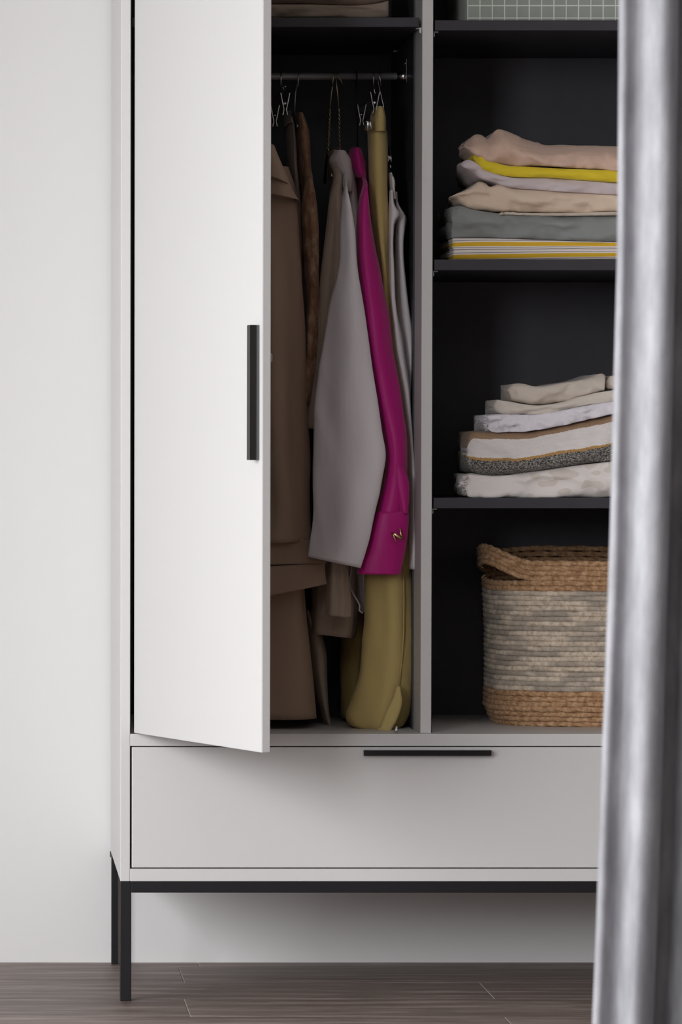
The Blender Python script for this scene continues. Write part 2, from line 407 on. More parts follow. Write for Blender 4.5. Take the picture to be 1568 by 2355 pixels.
# ------------------------------------------------------------------ grey curtain at the right
def curtain_mat():
    m = N('silver_grey_curtain'); v = m.coord('Object', (1, 1, 0.30))
    a = m.noise(v, 34, 4, 0.6); b = m.noise(m.coord('Object', (1, 1, 0.12)), 160, 3, 0.6); c = m.noise(m.coord('Object', (.3, .3, 1.6)), 220, 2)
    col = m.ramp(a, [(0.3, (0.16, 0.16, 0.176)), (0.5, (0.235, 0.235, 0.254)), (0.70, (0.33, 0.33, 0.35))])
    col = m.mix(m.math('MULTIPLY', b, 0.35), col, (0.35, 0.35, 0.372))
    m.base(col); m.bump(m.math('ADD', b, c), 0.4, 0.0008)
    return m.set(0.55, 0, 0.15, 0.35)
CURT = curtain_mat()
CY = -2.3
def curtain():
    prof = [(1424, 0.012), (1416, 0.008), (1413, 0.000), (1416, -0.008), (1424, -0.012), (1436, -0.007), (1448, -0.002), (1458, 0.000), (1468, -0.006), (1478, -0.016), (1488, -0.026), (1498, -0.033), (1508, -0.036), (1518, -0.036),
            (1530, -0.030), (1541, -0.018), (1550, 0.000), (1559, 0.028), (1572, 0.046), (1590, 0.046), (1600, 0.036)]
    x = 1600
    while x < 2350:
        for dx, y in ((30, -0.005), (60, -0.04), (85, -0.052), (115, -0.045), (140, -0.01), (158, 0.03), (180, 0.046), (205, 0.036)): prof.append((x + dx, y))
        x += 205
    fine = cr([(p, y*2000) for p, y in prof], 260)
    edge = [(0, 4), (600, 1), (1150, -9), (1700, -25), (2050, -35), (2355, -46), (2700, -60)]
    V, Fc, nz = [], [], 60
    z0, z1 = 0.02, RZ1 - 0.035
    for j in range(nz + 1):
        z = z0 + (z1 - z0)*j/nz
        py = 1047 + (CAM_H - z)*F/(CAM_D + CY)
        dx = lin(edge, py)[0]
        for i, (p, y) in enumerate(fine):
            q = U(p + dx, 1047, CY)
            wob = noise.noise(Vector((p*0.02, z*1.3, 3.1)))*0.006 + noise.noise(Vector((p*0.05, z*3.0, 9.1)))*0.0025
            V.append((q.x + wob*0.6, CY + y/2000*(1 + 0.15*noise.noise(Vector((p*0.004, z*0.8, 1)))) + wob, z))
    n = len(fine)
    for j in range(nz):
        for i in range(n-1):
            Fc.append((j*n+i, j*n+i+1, (j+1)*n+i+1, (j+1)*n+i))
    o = mesh('curtain', V, Fc, CURT)
    md = o.modifiers.new('thickness', 'SOLIDIFY'); md.thickness = 0.0015
    return tag(o, 'silver grey curtain hanging in soft folds at the right edge', 'curtain')
curtain()
tk = box('curtain_track', UX(1380, CY), RX1 - 0.02, CY - 0.045, CY - 0.01, RZ1 - 0.03, RZ1, FRAMEM)
tag(tk, 'white curtain track fixed to the ceiling above the grey curtain', 'curtain track')

# ------------------------------------------------------------------ cloth builders
def loft(name, st, mat, parent, Yc=0.1, hd=0.03, n=64, seg=40, p=2.4, pleat=(0, 0, 0), wr=0.0012, wsc=(18, 18, 5), seed=0, hem=0.012, top_close=True):
    """cloth tube: stations (xl, yl, xr, yr[, Yc, hd]) in photograph pixels at depth Yc"""
    full = [tuple(s) + ((Yc, hd) if len(s) == 4 else ()) for s in st]
    full = [tuple(s[:4]) + (s[4]*1.0, s[5]*1.0) for s in full]
    ss = cr(full, n); V, Fc = [], []
    kf, ka, kp = pleat
    def ring(s, scale=1.0, dz=0.0, t=0.0):
        a = U(s[0], s[1], s[4]); b = U(s[2], s[3], s[4]); c = (a+b)/2; h = (b-a)/2*scale; out = []
        for k in range(seg):
            ph = 2*math.pi*k/seg; cx, sy = math.cos(ph), math.sin(ph)
            cx = math.copysign(abs(cx)**(2/p), cx); sy = math.copysign(abs(sy)**(2/p), sy)
            P = c + h*cx + Vector((0, s[5]*sy*scale, dz))
            nrm = Vector((cx*s[5], sy*max(h.length, 1e-4), 0)); nrm = nrm.normalized() if nrm.length > 1e-9 else Vector((0,-1,0))
            env = min(1, max(0.15, t*3))
            d = ka*math.sin(kf*cx + kp + 2.0*noise.noise(Vector((seed, P.z*2.2, 0.3))))*env
            q = Vector((P.x*wsc[0] + seed*7.3, P.y*wsc[1], P.z*wsc[2]))
            d += wr*(noise.noise(q) + 0.5*noise.noise(q*2.3))*2.4
            q2 = Vector((P.x*26 + P.z*7 + seed, P.y*20, P.z*4.5 + seed*3.3))
            d += wr*1.6*(0.35 - abs(noise.noise(q2)))*env
            P += nrm*d
            out.append(P)
        return out
    if top_close:
        V += ring(ss[0], 0.25, 0.003); V += ring(ss[0], 0.75, 0.0015)
    for i, s in enumerate(ss): V += ring(s, 1.0, 0.0, i/(n-1))
    V += ring(ss[-1], 0.93, 0.0005, 1); V += ring(ss[-1], 0.90, hem, 1)
    m = len(V)//seg
    for i in range(m-1):
        for k in range(seg):
            l = (k+1) % seg; Fc.append((i*seg+k, i*seg+l, (i+1)*seg+l, (i+1)*seg+k))
    Fc.append(tuple(range(seg))); Fc.append(tuple((m-1)*seg + k for k in reversed(range(seg))))
    return mesh(name, V, Fc, mat, parent)

def folded(name, top, bot, mat, Yf=0.05, Yb=0.36, layers=1, nx=90, flat=0.75, wr=0.0014, lean=0.0, seed=0, parent=None, rag=0.0, wsc=(14, 30, 30), rnd=0.012, rb=0.72):
    """folded cloth: top and bottom contours [(px, py)] of its front edge, cross-section a stack of U folds"""
    xa, xb = top[0][0], top[-1][0]; YB = Yb
    V, Fc, uv = [], [], []; ring = None
    tops = [q[1] for q in cr(top, 400)]; topx = [q[0] for q in cr(top, 400)]
    def samp(c, cx, x):
        for i in range(len(cx)-1):
            if cx[i+1] >= x:
                f = (x-cx[i])/((cx[i+1]-cx[i]) or 1); return c[i] + (c[i+1]-c[i])*min(1, max(0, f))
        return c[-1]
    bq = cr(bot, 400); bots = [q[1] for q in bq]; botx = [q[0] for q in bq]
    for i in range(nx+1):
        f = i/nx; f = f*f*0.45 + f*0.55
        x = xa + (xb - xa)*f
        T, B = U(x, samp(tops, topx, x), Yf), U(x, samp(bots, botx, x), Yf)
        z1, z0, X = T.z, B.z, T.x
        e2 = max(0.0, 1 - (x - xa)/11.0)**2 if rb > 0.5 else 0.0; hh0 = (z1 - z0)*0.24*e2; z1 -= hh0; z0 += hh0
        h = max(0.004, z1 - z0); cl = []; Yf_ = Yf; e = max(0.0, 1 - (x - xa)/30.0); Yf_ += rnd*e**2.2
        Yf_ = min(Yf_, Yb - 0.05); Yb = YB - rb*(YB - Yf)*max(0.0, 1 - (x - xa)/34.0)**1.5
        for j in range(layers):
            hh = h/layers; zc = z1 - hh*j - hh/2; r = hh/4; fl = flat
            xo = 0.004*math.sin(j*2.1 + seed) if j else 0
            for a in range(9): cl.append((Yb + (Yf_ + r*2*fl + xo - Yb)*a/9 , zc + r))
            for a in range(11):
                ph = math.pi/2 + math.pi*a/10
                cl.append((Yf_ + r*2*fl + xo + fl*r*1.0*math.cos(ph), zc + r*math.sin(ph)))
            for a in range(9): cl.append((Yf_ + r*2*fl + xo + (Yb - Yf_ - r*2*fl - xo)*(a+1)/9, zc - r))
        L, Rr = [], []
        t = h/layers/4*0.97
        for a in range(len(cl)):
            p0, p1 = cl[max(0, a-1)], cl[min(len(cl)-1, a+1)]
            ty, tz = p1[0]-p0[0], p1[1]-p0[1]; ll = math.hypot(ty, tz) or 1
            ny, nz_ = tz/ll, -ty/ll
            sy = flat if abs(tz) > abs(ty)*0.3 else 1.0
            L.append((cl[a][0] + ny*t*sy, cl[a][1] + nz_*t)); Rr.append((cl[a][0] - ny*t*sy, cl[a][1] - nz_*t))
        loop = L + Rr[::-1]; ring = len(loop); M = len(cl)
        for (yy, zz_) in loop:
            vv = (zz_ - z0)/h
            q = Vector((X*wsc[0] + seed*5.1, yy*wsc[1], zz_*wsc[2]))
            d = wr*(noise.noise(q) + 0.6*noise.noise(q*2.1 + Vector((3, 1, 7))))
            d += wr*1.6*(0.3 - abs(noise.noise(Vector((X*9 + zz_*16 + seed*2, yy*8, zz_*36 - X*7)))))
            d = d*1.35 + wr*0.55*noise.noise(q*4.3 + Vector((1, 5, 2)))
            ragx = rag*(noise.noise(Vector((seed, yy*60, zz_*140))) - 0.25*abs(noise.noise(Vector((seed+4, yy*200, zz_*420)))))*max(0, 1 - i/3.0)
            back = min(1, max(0, (yy - Yf)/(YB - Yf)))
            V.append((X + ragx + 0.5*d, yy + d*1.6 + lean*max(0, vv)**1.5*(1 - back), zz_ + d*(0.8 if 0.1 < vv < 0.9 else 0.25)))
            uv.append((X, min(1, max(0, vv))))
    for i in range(nx):
        for k_ in range(ring):
            l = (k_+1) % ring; Fc.append((i*ring+k_, i*ring+l, (i+1)*ring+l, (i+1)*ring+k_))
    for i in (0, nx):
        for a in range(M-1): Fc.append((i*ring+a, i*ring+a+1, i*ring + ring-2-a, i*ring + ring-1-a))
    return mesh(name, V, Fc, mat, parent, uv=uv)

# ------------------------------------------------------------------ hangers
def hook(h, px, tip_dx, neck_px, neck_py, mat, Y=RAIL_Y, r=0.0013, twist=False, rot=0.0):
    """wire hook over the rail, then the neck down to neck_py"""
    X = UX(px, Y, 175); R1 = 0.0125; pts = []
    tx = UX(px + tip_dx, Y, 195)
    pts.append((tx, Y - R1*0.9, RAIL_Z - 0.020)); pts.append((X + (tx-X)*0.4, Y - R1*1.05, RAIL_Z - 0.006))
    for a in range(9):
        ph = math.pi - math.pi*a/8
        pts.append((X, Y + math.cos(ph)*R1, RAIL_Z - 0.0002 + math.sin(ph)*(R1 - 0.0030)))
    N_ = U(neck_px, neck_py, Y)
    n1 = U((px*0.35 + neck_px*0.65), 175 + (neck_py-175)*0.42, Y)
    pts.append((X, Y + R1*0.8, RAIL_Z - 0.012)); pts.append((n1.x, Y + 0.002, n1.z))
    if not twist:
        pts.append((N_.x, Y, N_.z)); tube('hook', pts, r, mat, h, 8)
    else:
        tube('hook', pts, r, mat, h, 8)
        for s in (0, math.pi):
            tp = [(n1.x + (N_.x-n1.x)*t/40 + 0.0016*math.cos(s + t*0.8), Y + 0.002*(1-t/40) + 0.0016*math.sin(s + t*0.8), n1.z + (N_.z-n1.z)*t/40) for t in range(41)]
            tube('neck', tp, 0.00125, mat, h, 6)
    return N_
def shoulder_hanger(label, px, tip, npx, npy, mat, drop=0.06, twist=True, half=0.08, cat='hanger', lean=0.0):
    P = U(npx, npy, RAIL_Y)
    h = thing('coat_hanger', label, 'hanger', (P.x, RAIL_Y, P.z), 'clothes hangers on the rail')
    hook(h, px, tip, npx, npy, mat, twist=twist)
    pts = [(P.x + lean*abs(t)/10, RAIL_Y + half*t/10, P.z - drop*(abs(t)/10)**1.6) for t in range(-10, 11)]
    tube('shoulder_bar', pts, 0.003, mat, h, 8)
    return h
def clip_hanger(label, px, tip, npx, npy, clip, half=0.13, mat=CHROME):
    """wire bar with two squeeze clips; clip = (px, py) of the front clip"""
    P = U(npx, npy, RAIL_Y)
    h = thing('clip_hanger', label, 'hanger', (P.x, RAIL_Y, P.z), 'clothes hangers on the rail')
    hook(h, px, tip, npx, npy, mat)
    yf = RAIL_Y - half; c = U(clip[0], clip[1], yf)
    tube('bar', [(c.x, yf - 0.01, P.z - 0.002), (P.x, RAIL_Y, P.z), (c.x, RAIL_Y + half + 0.01, P.z - 0.002)], 0.0017, mat, h, 8)
    for yy in (yf, RAIL_Y + half):
        cl = None
        for s in (-1, 1):
            V = []
            prof = [(0.0075*s, 0.020), (0.0045*s, 0.004), (0.0015*s, -0.010), (0.0035*s, -0.020)]
            for (dx, dz) in prof:
                for th in (0, 0.0014*s):
                    for dy in (-0.011, 0.011): V.append((c.x + dx + th, yy + dy, c.z + dz))
            Fc = []
            for i in range(3):
                a, b = i*4, (i+1)*4
                Fc += [(a, a+1, b+1, b), (a+2, b+2, b+3, a+3), (a, b, b+2, a+2), (a+1, a+3, b+3, b+1)]
            Fc += [(0, 2, 3, 1), (12, 13, 15, 14)]
            pl = mesh('clip', V, Fc, mat, h, smooth=False)
            cl = cl or pl
        tube('clip_spring', [(c.x - 0.005, yy - 0.004, c.z + 0.001), (c.x + 0.005, yy - 0.004, c.z + 0.001)], 0.0035, mat, cl, 10)
    return h
clip_hanger('chrome clip hanger holding the brown skirt, nearest the door edge', 645, 0, 652, 212, (655, 240))
shoulder_hanger('wire hanger of the brown patterned blouse', 685, 0, 677, 262, STEEL, 0.03, twist=False)
shoulder_hanger('gold twisted wire hanger of the linen blouse, left of the pair', 766, -3, 755, 352, GOLDW, 0.05)
shoulder_hanger('gold twisted wire hanger of the white shirt, right of the pair', 775, 14, 782, 352, GOLDW, 0.05)
shoulder_hanger('black wire hanger of the magenta shirt', 819, 0, 822, 345, BLACKM, 0.05, twist=False)
clip_hanger('chrome clip hanger holding the olive yellow trousers', 858, -1, 862, 226, (861, 238))
shoulder_hanger('chrome hanger of the white sleeveless top beside the divider', 871, 4, 888, 338, CHROME, 0.045, twist=False)
shoulder_hanger('steel hanger of the beige trench coat half behind the door', 610, 0, 604, 330, STEEL, 0.05, twist=False)
# spare clip, chrome, hanging at the trousers' waist
def small_clip(px, py, Y, parent, s=1.0):
    c = U(px, py, Y)
    o = tube('clip', [(c.x - .005*s, Y, c.z + .010*s), (c.x + .001*s, Y - .004, c.z + .002*s), (c.x - .003*s, Y, c.z - .009*s)], [.004*s, .006*s, .0045*s], CHROME, parent, 10)
    tube('clip_spring', [(c.x + .004*s, Y - .006, c.z + .008*s), (c.x + .006*s, Y - .006, c.z - .008*s)], .0028*s, CHROME, o, 8)

# ------------------------------------------------------------------ garments
TAN = fabric('beige_gabardine', (0.40, 0.285, 0.205), (0.36, 0.25, 0.18), 0.8, 0.1, 6, 900, 0.1)
PINKBR = fabric('dusty_brown_satin', (0.33, 0.25, 0.21), None, 0.6, 0.2, 10, 600, 0.1)
def mottled():
    m = N('brown_mottled_lace'); v = m.coord('Object', (1, 1, 0.6))
    a = m.noise(v, 55, 4, 0.65); b = m.noise(v, 14, 3)
    col = m.ramp(a, [(0.35, (0.16, 0.085, 0.05)), (0.5, (0.30, 0.17, 0.10)), (0.6, (0.44, 0.30, 0.20)), (0.72, (0.56, 0.42, 0.31))])
    col = m.mix(m.math('MULTIPLY', b, 0.5), col, (0.36, 0.19, 0.11)); m.base(col); m.bump(a, 0.4, 0.001)
    return m.set(0.85, 0, 0.1, 0.2)
LACE = mottled()
LINEN = fabric('oatmeal_crinkled_linen', (0.56, 0.46, 0.37), (0.38, 0.30, 0.235), 0.9, 0.1, 34, 420, 0.5, (3, 3, 0.4))
WHITE = fabric('white_cotton', (0.74, 0.69, 0.71), (0.70, 0.65, 0.67), 0.8, 0.15, 8, 800, 0.12)
WHITE2 = fabric('white_jersey', (0.76, 0.72, 0.74), (0.70, 0.66, 0.68), 0.8, 0.15, 8, 800, 0.12)
MAG = fabric('magenta_satin', (0.54, 0.012, 0.235), (0.48, 0.01, 0.20), 0.48, 0.2, 9, 900, 0.06)
YEL = fabric('olive_yellow_crepe', (0.60, 0.46, 0.185), (0.54, 0.41, 0.155), 0.75, 0.15, 9, 800, 0.12)

def at(px, py, Y):
    p = U(px, py, Y); return (p.x, p.y, p.z)
# 1 trench coat ---------------------------------------------------------------
g = thing('trench_coat', 'long beige trench coat hanging half behind the open door', 'coat', at(640, 1645, 0.25), 'clothes hanging on the rail')
loft('body', [(560, 395, 655, 395), (552, 440, 676, 450), (550, 700, 686, 700), (550, 1000, 692, 1000), (548, 1300, 694, 1300), (545, 1400, 700, 1400), (545, 1500, 711, 1500), (540, 1644, 724, 1643)], TAN, g, 0.27, 0.15, 80, 52, 5.0, (5, 0.004, 0.4), seed=1)
sl = loft('sleeve', [(585, 372, 652, 388), (572, 420, 676, 446), (566, 480, 683, 482), (562, 600, 689, 600), (562, 800, 698, 800), (562, 1000, 708, 1000), (562, 1150, 714, 1150), (560, 1248, 716, 1246)], TAN, g, 0.095, 0.030, 80, 44, 2.6, (5, 0.0055, 1.2), 0.0020, seed=2)
loft('cuff', [(556, 1242, 718, 1240), (552, 1262, 735, 1258), (550, 1300, 748, 1294)], TAN, sl, 0.112, 0.036, 14, 44, 4.5, (3, 0.001, 0), 0.0008, seed=3, hem=0.006)
loft('cuff', [(553, 1306, 746, 1294), (551, 1345, 748, 1318), (551, 1382, 751, 1342)], TAN, sl, 0.110, 0.035, 14, 44, 4.5, (3, 0.001, 0), 0.0008, seed=4, hem=0.006)
loft('storm_flap', [(600, 330, 630, 338), (585, 380, 652, 392), (570, 425, 676, 447), (562, 440, 687, 462)], TAN, g, 0.080, 0.040, 24, 40, 2.4, (2, 0.001, 0), 0.0012, seed=5, hem=0.004)
loft('collar', [(590, 318, 632, 343), (588, 352, 648, 382), (585, 396, 662, 424)], TAN, g, 0.062, 0.034, 20, 36, 2.2, (0, 0, 0), 0.001, seed=6, hem=0.006)
loft('lining', [(690, 1400, 706, 1400), (704, 1480, 741, 1478), (715, 1560, 747, 1558), (734, 1640, 752, 1640), (746, 1672, 757, 1673)], LINEN, g, 0.30, 0.08, 40, 30, 2.2, (2, 0.002, 0), seed=7)
# 2 skirt ---------------------------------------------------------------------
g = thing('skirt', 'dusty brown skirt clipped up between the trench coat and patterned blouse', 'skirt', at(700, 900, 0.27), 'clothes hanging on the rail')
loft('body', [(660, 285, 671, 285), (661, 330, 677, 330), (664, 400, 682, 400), (671, 460, 688, 460), (678, 560, 700, 560), (684, 640, 706, 640), (692, 900, 714, 900)], PINKBR, g, 0.25, 0.07, 60, 40, 2.4, (3, 0.0025, 0.7), seed=8)
loft('waistband', [(657, 262, 664, 262), (657, 275, 668, 275), (658, 290, 672, 290)], PINKBR, g, 0.245, 0.075, 10, 40, 3, seed=9)
# 3 patterned blouse ----------------------------------------------------------
g = thing('patterned_blouse', 'rust brown mottled blouse between the skirt and the linen blouse', 'blouse', at(712, 920, 0.27), 'clothes hanging on the rail')
loft('body', [(677, 266, 690, 268), (677, 290, 702, 295), (678, 330, 709, 335), (680, 400, 714, 400), (688, 500, 724, 500), (690, 700, 722, 700), (690, 920, 716, 920)], LACE, g, 0.26, 0.09, 60, 40, 2.4, (3, 0.002, 0), 0.0018, seed=10)
loft('sleeve', [(690, 372, 711, 376, 0.24, 0.03), (702, 408, 717, 410, 0.16, 0.03), (701, 440, 724, 442), (697, 470, 729, 472), (697, 520, 734, 522), (699, 600, 735, 600), (700, 700, 733, 700), (697, 800, 727, 800), (692, 880, 719, 880), (690, 930, 712, 930)], LACE, g, 0.12, 0.030, 60, 36, 2.2, (4, 0.002, 1), 0.0016, seed=11)
# 4 linen blouse --------------------------------------------------------------
g = thing('linen_blouse', 'oatmeal crinkled linen blouse with rounded hem, behind the white shirt sleeve', 'blouse', at(770, 1465, 0.27), 'clothes hanging on the rail')
loft('body', [(755, 352, 772, 352), (761, 400, 785, 400), (766, 500, 800, 500), (762, 700, 812, 700), (745, 950, 818, 950), (727, 1200, 822, 1200), (720, 1330, 823, 1335), (717, 1420, 821, 1432), (715, 1454, 816, 1466)], LINEN, g, 0.25, 0.08, 80, 48, 2.6, (6, 0.0035, 0.5), 0.002, (40, 20, 4), seed=12)
loft('sleeve', [(758, 372, 784, 374, 0.22, 0.03), (766, 402, 785, 404, 0.15, 0.026), (757, 450, 788, 455), (751, 520, 790, 525), (744, 620, 790, 625), (735, 720, 790, 725), (725, 820, 790, 825), (714, 920, 780, 925), (708, 985, 770, 990)], LINEN, g, 0.115, 0.022, 70, 40, 2.4, (5, 0.003, 0.2), 0.0015, (40, 20, 5), seed=13)
loft('cuff', [(755, 1260, 795, 1262), (750, 1320, 800, 1322), (748, 1380, 805, 1384), (746, 1414, 804, 1420)], LINEN, g, 0.12, 0.022, 30, 40, 2.4, (7, 0.002, 0), 0.0012, (60, 30, 6), seed=14)
# 5 white shirt ---------------------------------------------------------------
g = thing('white_shirt', 'white cotton shirt with a wide straight sleeve left of the magenta shirt', 'shirt', at(800, 1400, 0.27), 'clothes hanging on the rail')
loft('body', [(775, 372, 806, 375), (775, 420, 812, 425), (785, 600, 830, 600), (800, 800, 838, 800), (806, 1100, 842, 1100), (806, 1300, 842, 1300), (812, 1360, 841, 1362), (822, 1402, 838, 1408)], WHITE, g, 0.29, 0.11, 70, 40, 2.4, (5, 0.003, 0.9), seed=15)
loft('collar', [(768, 350, 792, 350), (756, 368, 803, 366), (764, 390, 805, 392), (776, 414, 806, 416), (786, 440, 802, 446)], WHITE, g, 0.20, 0.045, 24, 40, 2.2, (3, 0.003, 0.4), 0.0015, seed=16)
loft('sleeve', [(783, 392, 800, 394, 0.20, 0.03), (788, 418, 797, 420, 0.13, 0.026), (790, 436, 797, 436, 0.07, 0.018), (786, 462, 803, 460), (780, 510, 813, 506), (776, 600, 824, 596), (754, 700, 839, 696), (738, 800, 852, 796), (726, 890, 866, 886), (721, 1000, 881, 1000), (719, 1060, 888, 1046), (717, 1120, 878, 1112), (713, 1200, 858, 1204), (708, 1245, 846, 1256), (702, 1280, 832, 1307)], WHITE, g, 0.048, 0.017, 110, 48, 2.2, (3.2, 0.0050, 0.6), 0.0018, seed=17)
tube('ruffle', [U(x, y, .165) for x, y in ((808, 1296), (806, 1318), (803, 1338), (806, 1354), (813, 1368), (821, 1380), (827, 1392), (826, 1404), (834, 1410))], 0.0017, WHITE, g, 6)
# 6 magenta shirt -------------------------------------------------------------
g = thing('magenta_shirt', 'magenta pink satin shirt with a gold cuff link on its long sleeve', 'shirt', at(880, 1320, 0.27), 'clothes hanging on the rail')
loft('body', [(806, 372, 838, 376), (812, 430, 846, 430), (820, 600, 868, 600), (840, 800, 885, 800), (850, 1000, 900, 1000), (856, 1200, 905, 1200), (858, 1270, 900, 1270)], MAG, g, 0.30, 0.10, 60, 40, 2.4, (4, 0.003, 0), seed=19)
loft('collar', [(806, 343, 826, 344), (803, 362, 834, 364), (808, 388, 838, 392), (820, 410, 840, 416)], MAG, g, 0.21, 0.045, 20, 36, 2.2, (0, 0, 0), 0.0015, seed=20)
sl = loft('sleeve', [(822, 392, 840, 396, 0.22, 0.03), (832, 416, 843, 418, 0.15, 0.026), (835, 430, 843, 432, 0.11, 0.022), (828, 455, 846, 455), (820, 500, 851, 500), (818, 560, 861, 556), (824, 640, 879, 640), (834, 720, 895, 720), (845, 800, 907, 800), (856, 880, 921, 880), (866, 950, 930, 950), (876, 1000, 938, 1000), (882, 1040, 940, 1040), (880, 1090, 941, 1090), (870, 1140, 943, 1140), (862, 1182, 938, 1184)], MAG, g, 0.095, 0.022, 100, 44, 2.2, (3.0, 0.0042, 2.2), 0.0020, seed=21)
cf = loft('cuff', [(862, 1178, 939, 1180), (850, 1220, 939, 1222), (838, 1262, 934, 1262), (822, 1306, 925, 1306), (820, 1320, 922, 1321)], MAG, sl, 0.090, 0.024, 30, 48, 2.8, (2.5, 0.0022, 2.4), 0.0010, seed=22, hem=0.02)
loft('pleat', [(905, 1068, 922, 1066), (903, 1100, 938, 1098), (912, 1140, 941, 1140), (922, 1182, 938, 1182)], MAG, sl, 0.077, 0.009, 24, 30, 2.2, (2, 0.001, 0), 0.0008, seed=23)
YC = 0.062
o = tube('cuff_link', [U(x, y, YC - (.001 if 0 < k_ < 6 else 0)) for k_, (x, y) in enumerate(((911, 1246), (906, 1235), (901, 1224), (907, 1228), (914, 1233), (920, 1237), (925, 1241), (922, 1229), (919, 1216)))], [.0016, .0020, .0018, .0024, .0028, .0024, .0018, .0022, .0018], GOLD, cf, 8)
o['label'] = 'gold cuff link'
# 7 olive yellow trousers -----------------------------------------------------
g = thing('trousers', 'olive yellow trousers hanging from clips, hems crumpled on the wardrobe floor', 'trousers', at(890, 1690, 0.2), 'clothes hanging on the rail')
loft('waistband', [(858, 250, 879, 250), (853, 266, 883, 268), (849, 300, 884, 300), (848, 307, 884, 307)], YEL, g, 0.175, 0.055, 20, 40, 2.6, (2, 0.001, 0), 0.0006, seed=24, hem=0.004)
loft('trouser_leg', [(848, 303, 886, 303), (847, 380, 887, 380), (848, 460, 890, 460), (852, 530, 894, 530), (860, 620, 898, 620), (866, 750, 906, 750), (864, 900, 920, 900), (856, 1100, 934, 1100), (847, 1250, 943, 1250), (841, 1340, 948, 1340), (837, 1430, 951, 1430), (832, 1500, 953, 1500), (824, 1570, 949, 1568), (812, 1615, 943, 1610), (801, 1645, 935, 1645), (806, 1664, 926, 1664), (836, 1676, 912, 1676)], YEL, g, 0.17, 0.040, 120, 60, 2.2, (5.0, 0.0050, 1.4), 0.0026, (10, 14, 5), seed=25)
loft('hem', [(908, 1578, 922, 1580), (897, 1612, 927, 1616), (884, 1642, 918, 1646), (874, 1666, 905, 1669), (864, 1688.5, 893, 1690)], YEL, g, 0.108, 0.014, 40, 40, 4.0, (3, 0.0016, 0.5), 0.0018, seed=26)
tube('seam', [U(x, y, Y_) for x, y, Y_ in ((927, 1300, .131), (929, 1380, .130), (928, 1460, .129), (924, 1520, .129), (918, 1575, .130))], 0.0012, YEL, g, 6)
loft('trouser_leg', [(800, 900, 850, 900), (790, 1200, 846, 1200), (784, 1460, 838, 1460), (780, 1560, 832, 1560), (782, 1650, 826, 1652)], YEL, g, 0.36, 0.05, 60, 36, 2.4, (3, 0.003, 0), seed=27)
small_clip(845, 288, 0.11, g, 1.0)
# 8 white sleeveless top ------------------------------------------------------
g = thing('sleeveless_top', 'white sleeveless top hanging beside the divider, right of the olive trousers', 'top', at(930, 1310, 0.27), 'clothes hanging on the rail')
loft('body', [(895, 446, 906, 448), (896, 470, 908, 474), (896, 488, 921, 491), (897, 498, 930, 501), (898, 525, 929, 526), (898, 560, 925, 558), (899, 620, 927, 620), (902, 700, 936, 700), (908, 780, 946, 780), (918, 860, 955, 860), (928, 920, 959, 920), (937, 1050, 960, 1050), (941, 1200, 960, 1200), (941, 1311, 960, 1311)], WHITE2, g, 0.24, 0.08, 90, 44, 2.6, (4, 0.0030, 0.3), 0.0014, seed=28)
loft('front_panel', [(893, 440, 904, 440), (893, 470, 908, 474), (893, 492, 919, 494), (893, 508, 909, 510), (893, 540, 905, 540), (894, 620, 906, 620), (897, 720, 914, 720), (903, 800, 930, 800), (915, 880, 944, 880), (925, 960, 950, 960), (934, 1060, 954, 1060), (940, 1200, 953, 1200), (941, 1309, 952, 1309)], WHITE2, g, 0.145, 0.02, 90, 36, 2.4, (3, 0.0020, 0.8), 0.0014, seed=33)
loft('strap', [(889, 402, 899, 400), (889, 420, 906, 418), (892, 440, 905, 440), (893, 462, 908, 462)], WHITE2, g, 0.19, 0.05, 20, 30, 2.2, (2, 0.001, 0), 0.001, seed=29)
small_clip(893, 365, 0.17, g, 0.8)

# ------------------------------------------------------------------ folded cloths, upper stack
def striped():
    m = N('mustard_striped_cotton'); tc = m.n('ShaderNodeTexCoord'); sp = m.n('ShaderNodeSeparateXYZ'); m.l(tc.outputs['UV'], sp.inputs[0])
    f = m.math('SUBTRACT', sp.outputs[1], m.math('MULTIPLY', m.math('SUBTRACT', sp.outputs[0], 0.85), 0.55))
    f = m.math('ADD', f, m.math('MULTIPLY', m.noise(m.coord('Object'), 9, 2), 0.05))
    f = m.math('FRACT', m.math('ADD', m.math('MULTIPLY', f, 1.75), 0.30))
    W, Y_, K = (0.78, 0.70, 0.66), (0.70, 0.42, 0.03), (0.12, 0.10, 0.10)
    col = m.ramp(f, [(0, W), (0.10, K), (0.15, W), (0.27, K), (0.31, W), (0.38, Y_), (0.72, W), (0.84, K), (0.88, W)], 'CONSTANT')
    m.base(col); m.bump(m.noise(m.coord('Object'), 500, 2), 0.15, 0.0005); return m.set(0.85, 0, 0.1, 0.2)
PEACH = fabric('dusty_peach_cotton', (0.70, 0.49, 0.385), (0.62, 0.43, 0.335), 0.85, 0.15, 8, 700, 0.15, crease=-4.0)
LEMON = fabric('lemon_yellow_cotton', (0.78, 0.60, 0.035), (0.72, 0.54, 0.03), 0.8, 0.1, 8, 700, 0.12, crease=-4.0)
LILAC = fabric('pale_lilac_cotton', (0.66, 0.57, 0.58), (0.58, 0.50, 0.515), 0.85, 0.15, 8, 700, 0.12, crease=-4.0)
CREAM = fabric('cream_linen', (0.76, 0.61, 0.485), (0.68, 0.53, 0.41), 0.9, 0.1, 10, 600, 0.2, crease=-4.0)
SAGE = fabric('grey_green_damask', (0.30, 0.315, 0.305), (0.23, 0.245, 0.24), 0.6, 0.15, 26, 500, 0.2, crease=-4.0)
STRIPE = striped()
G1, G2 = 'folded cloths on the upper shelf', 'folded cloths on the lower shelf'
RX = 1560
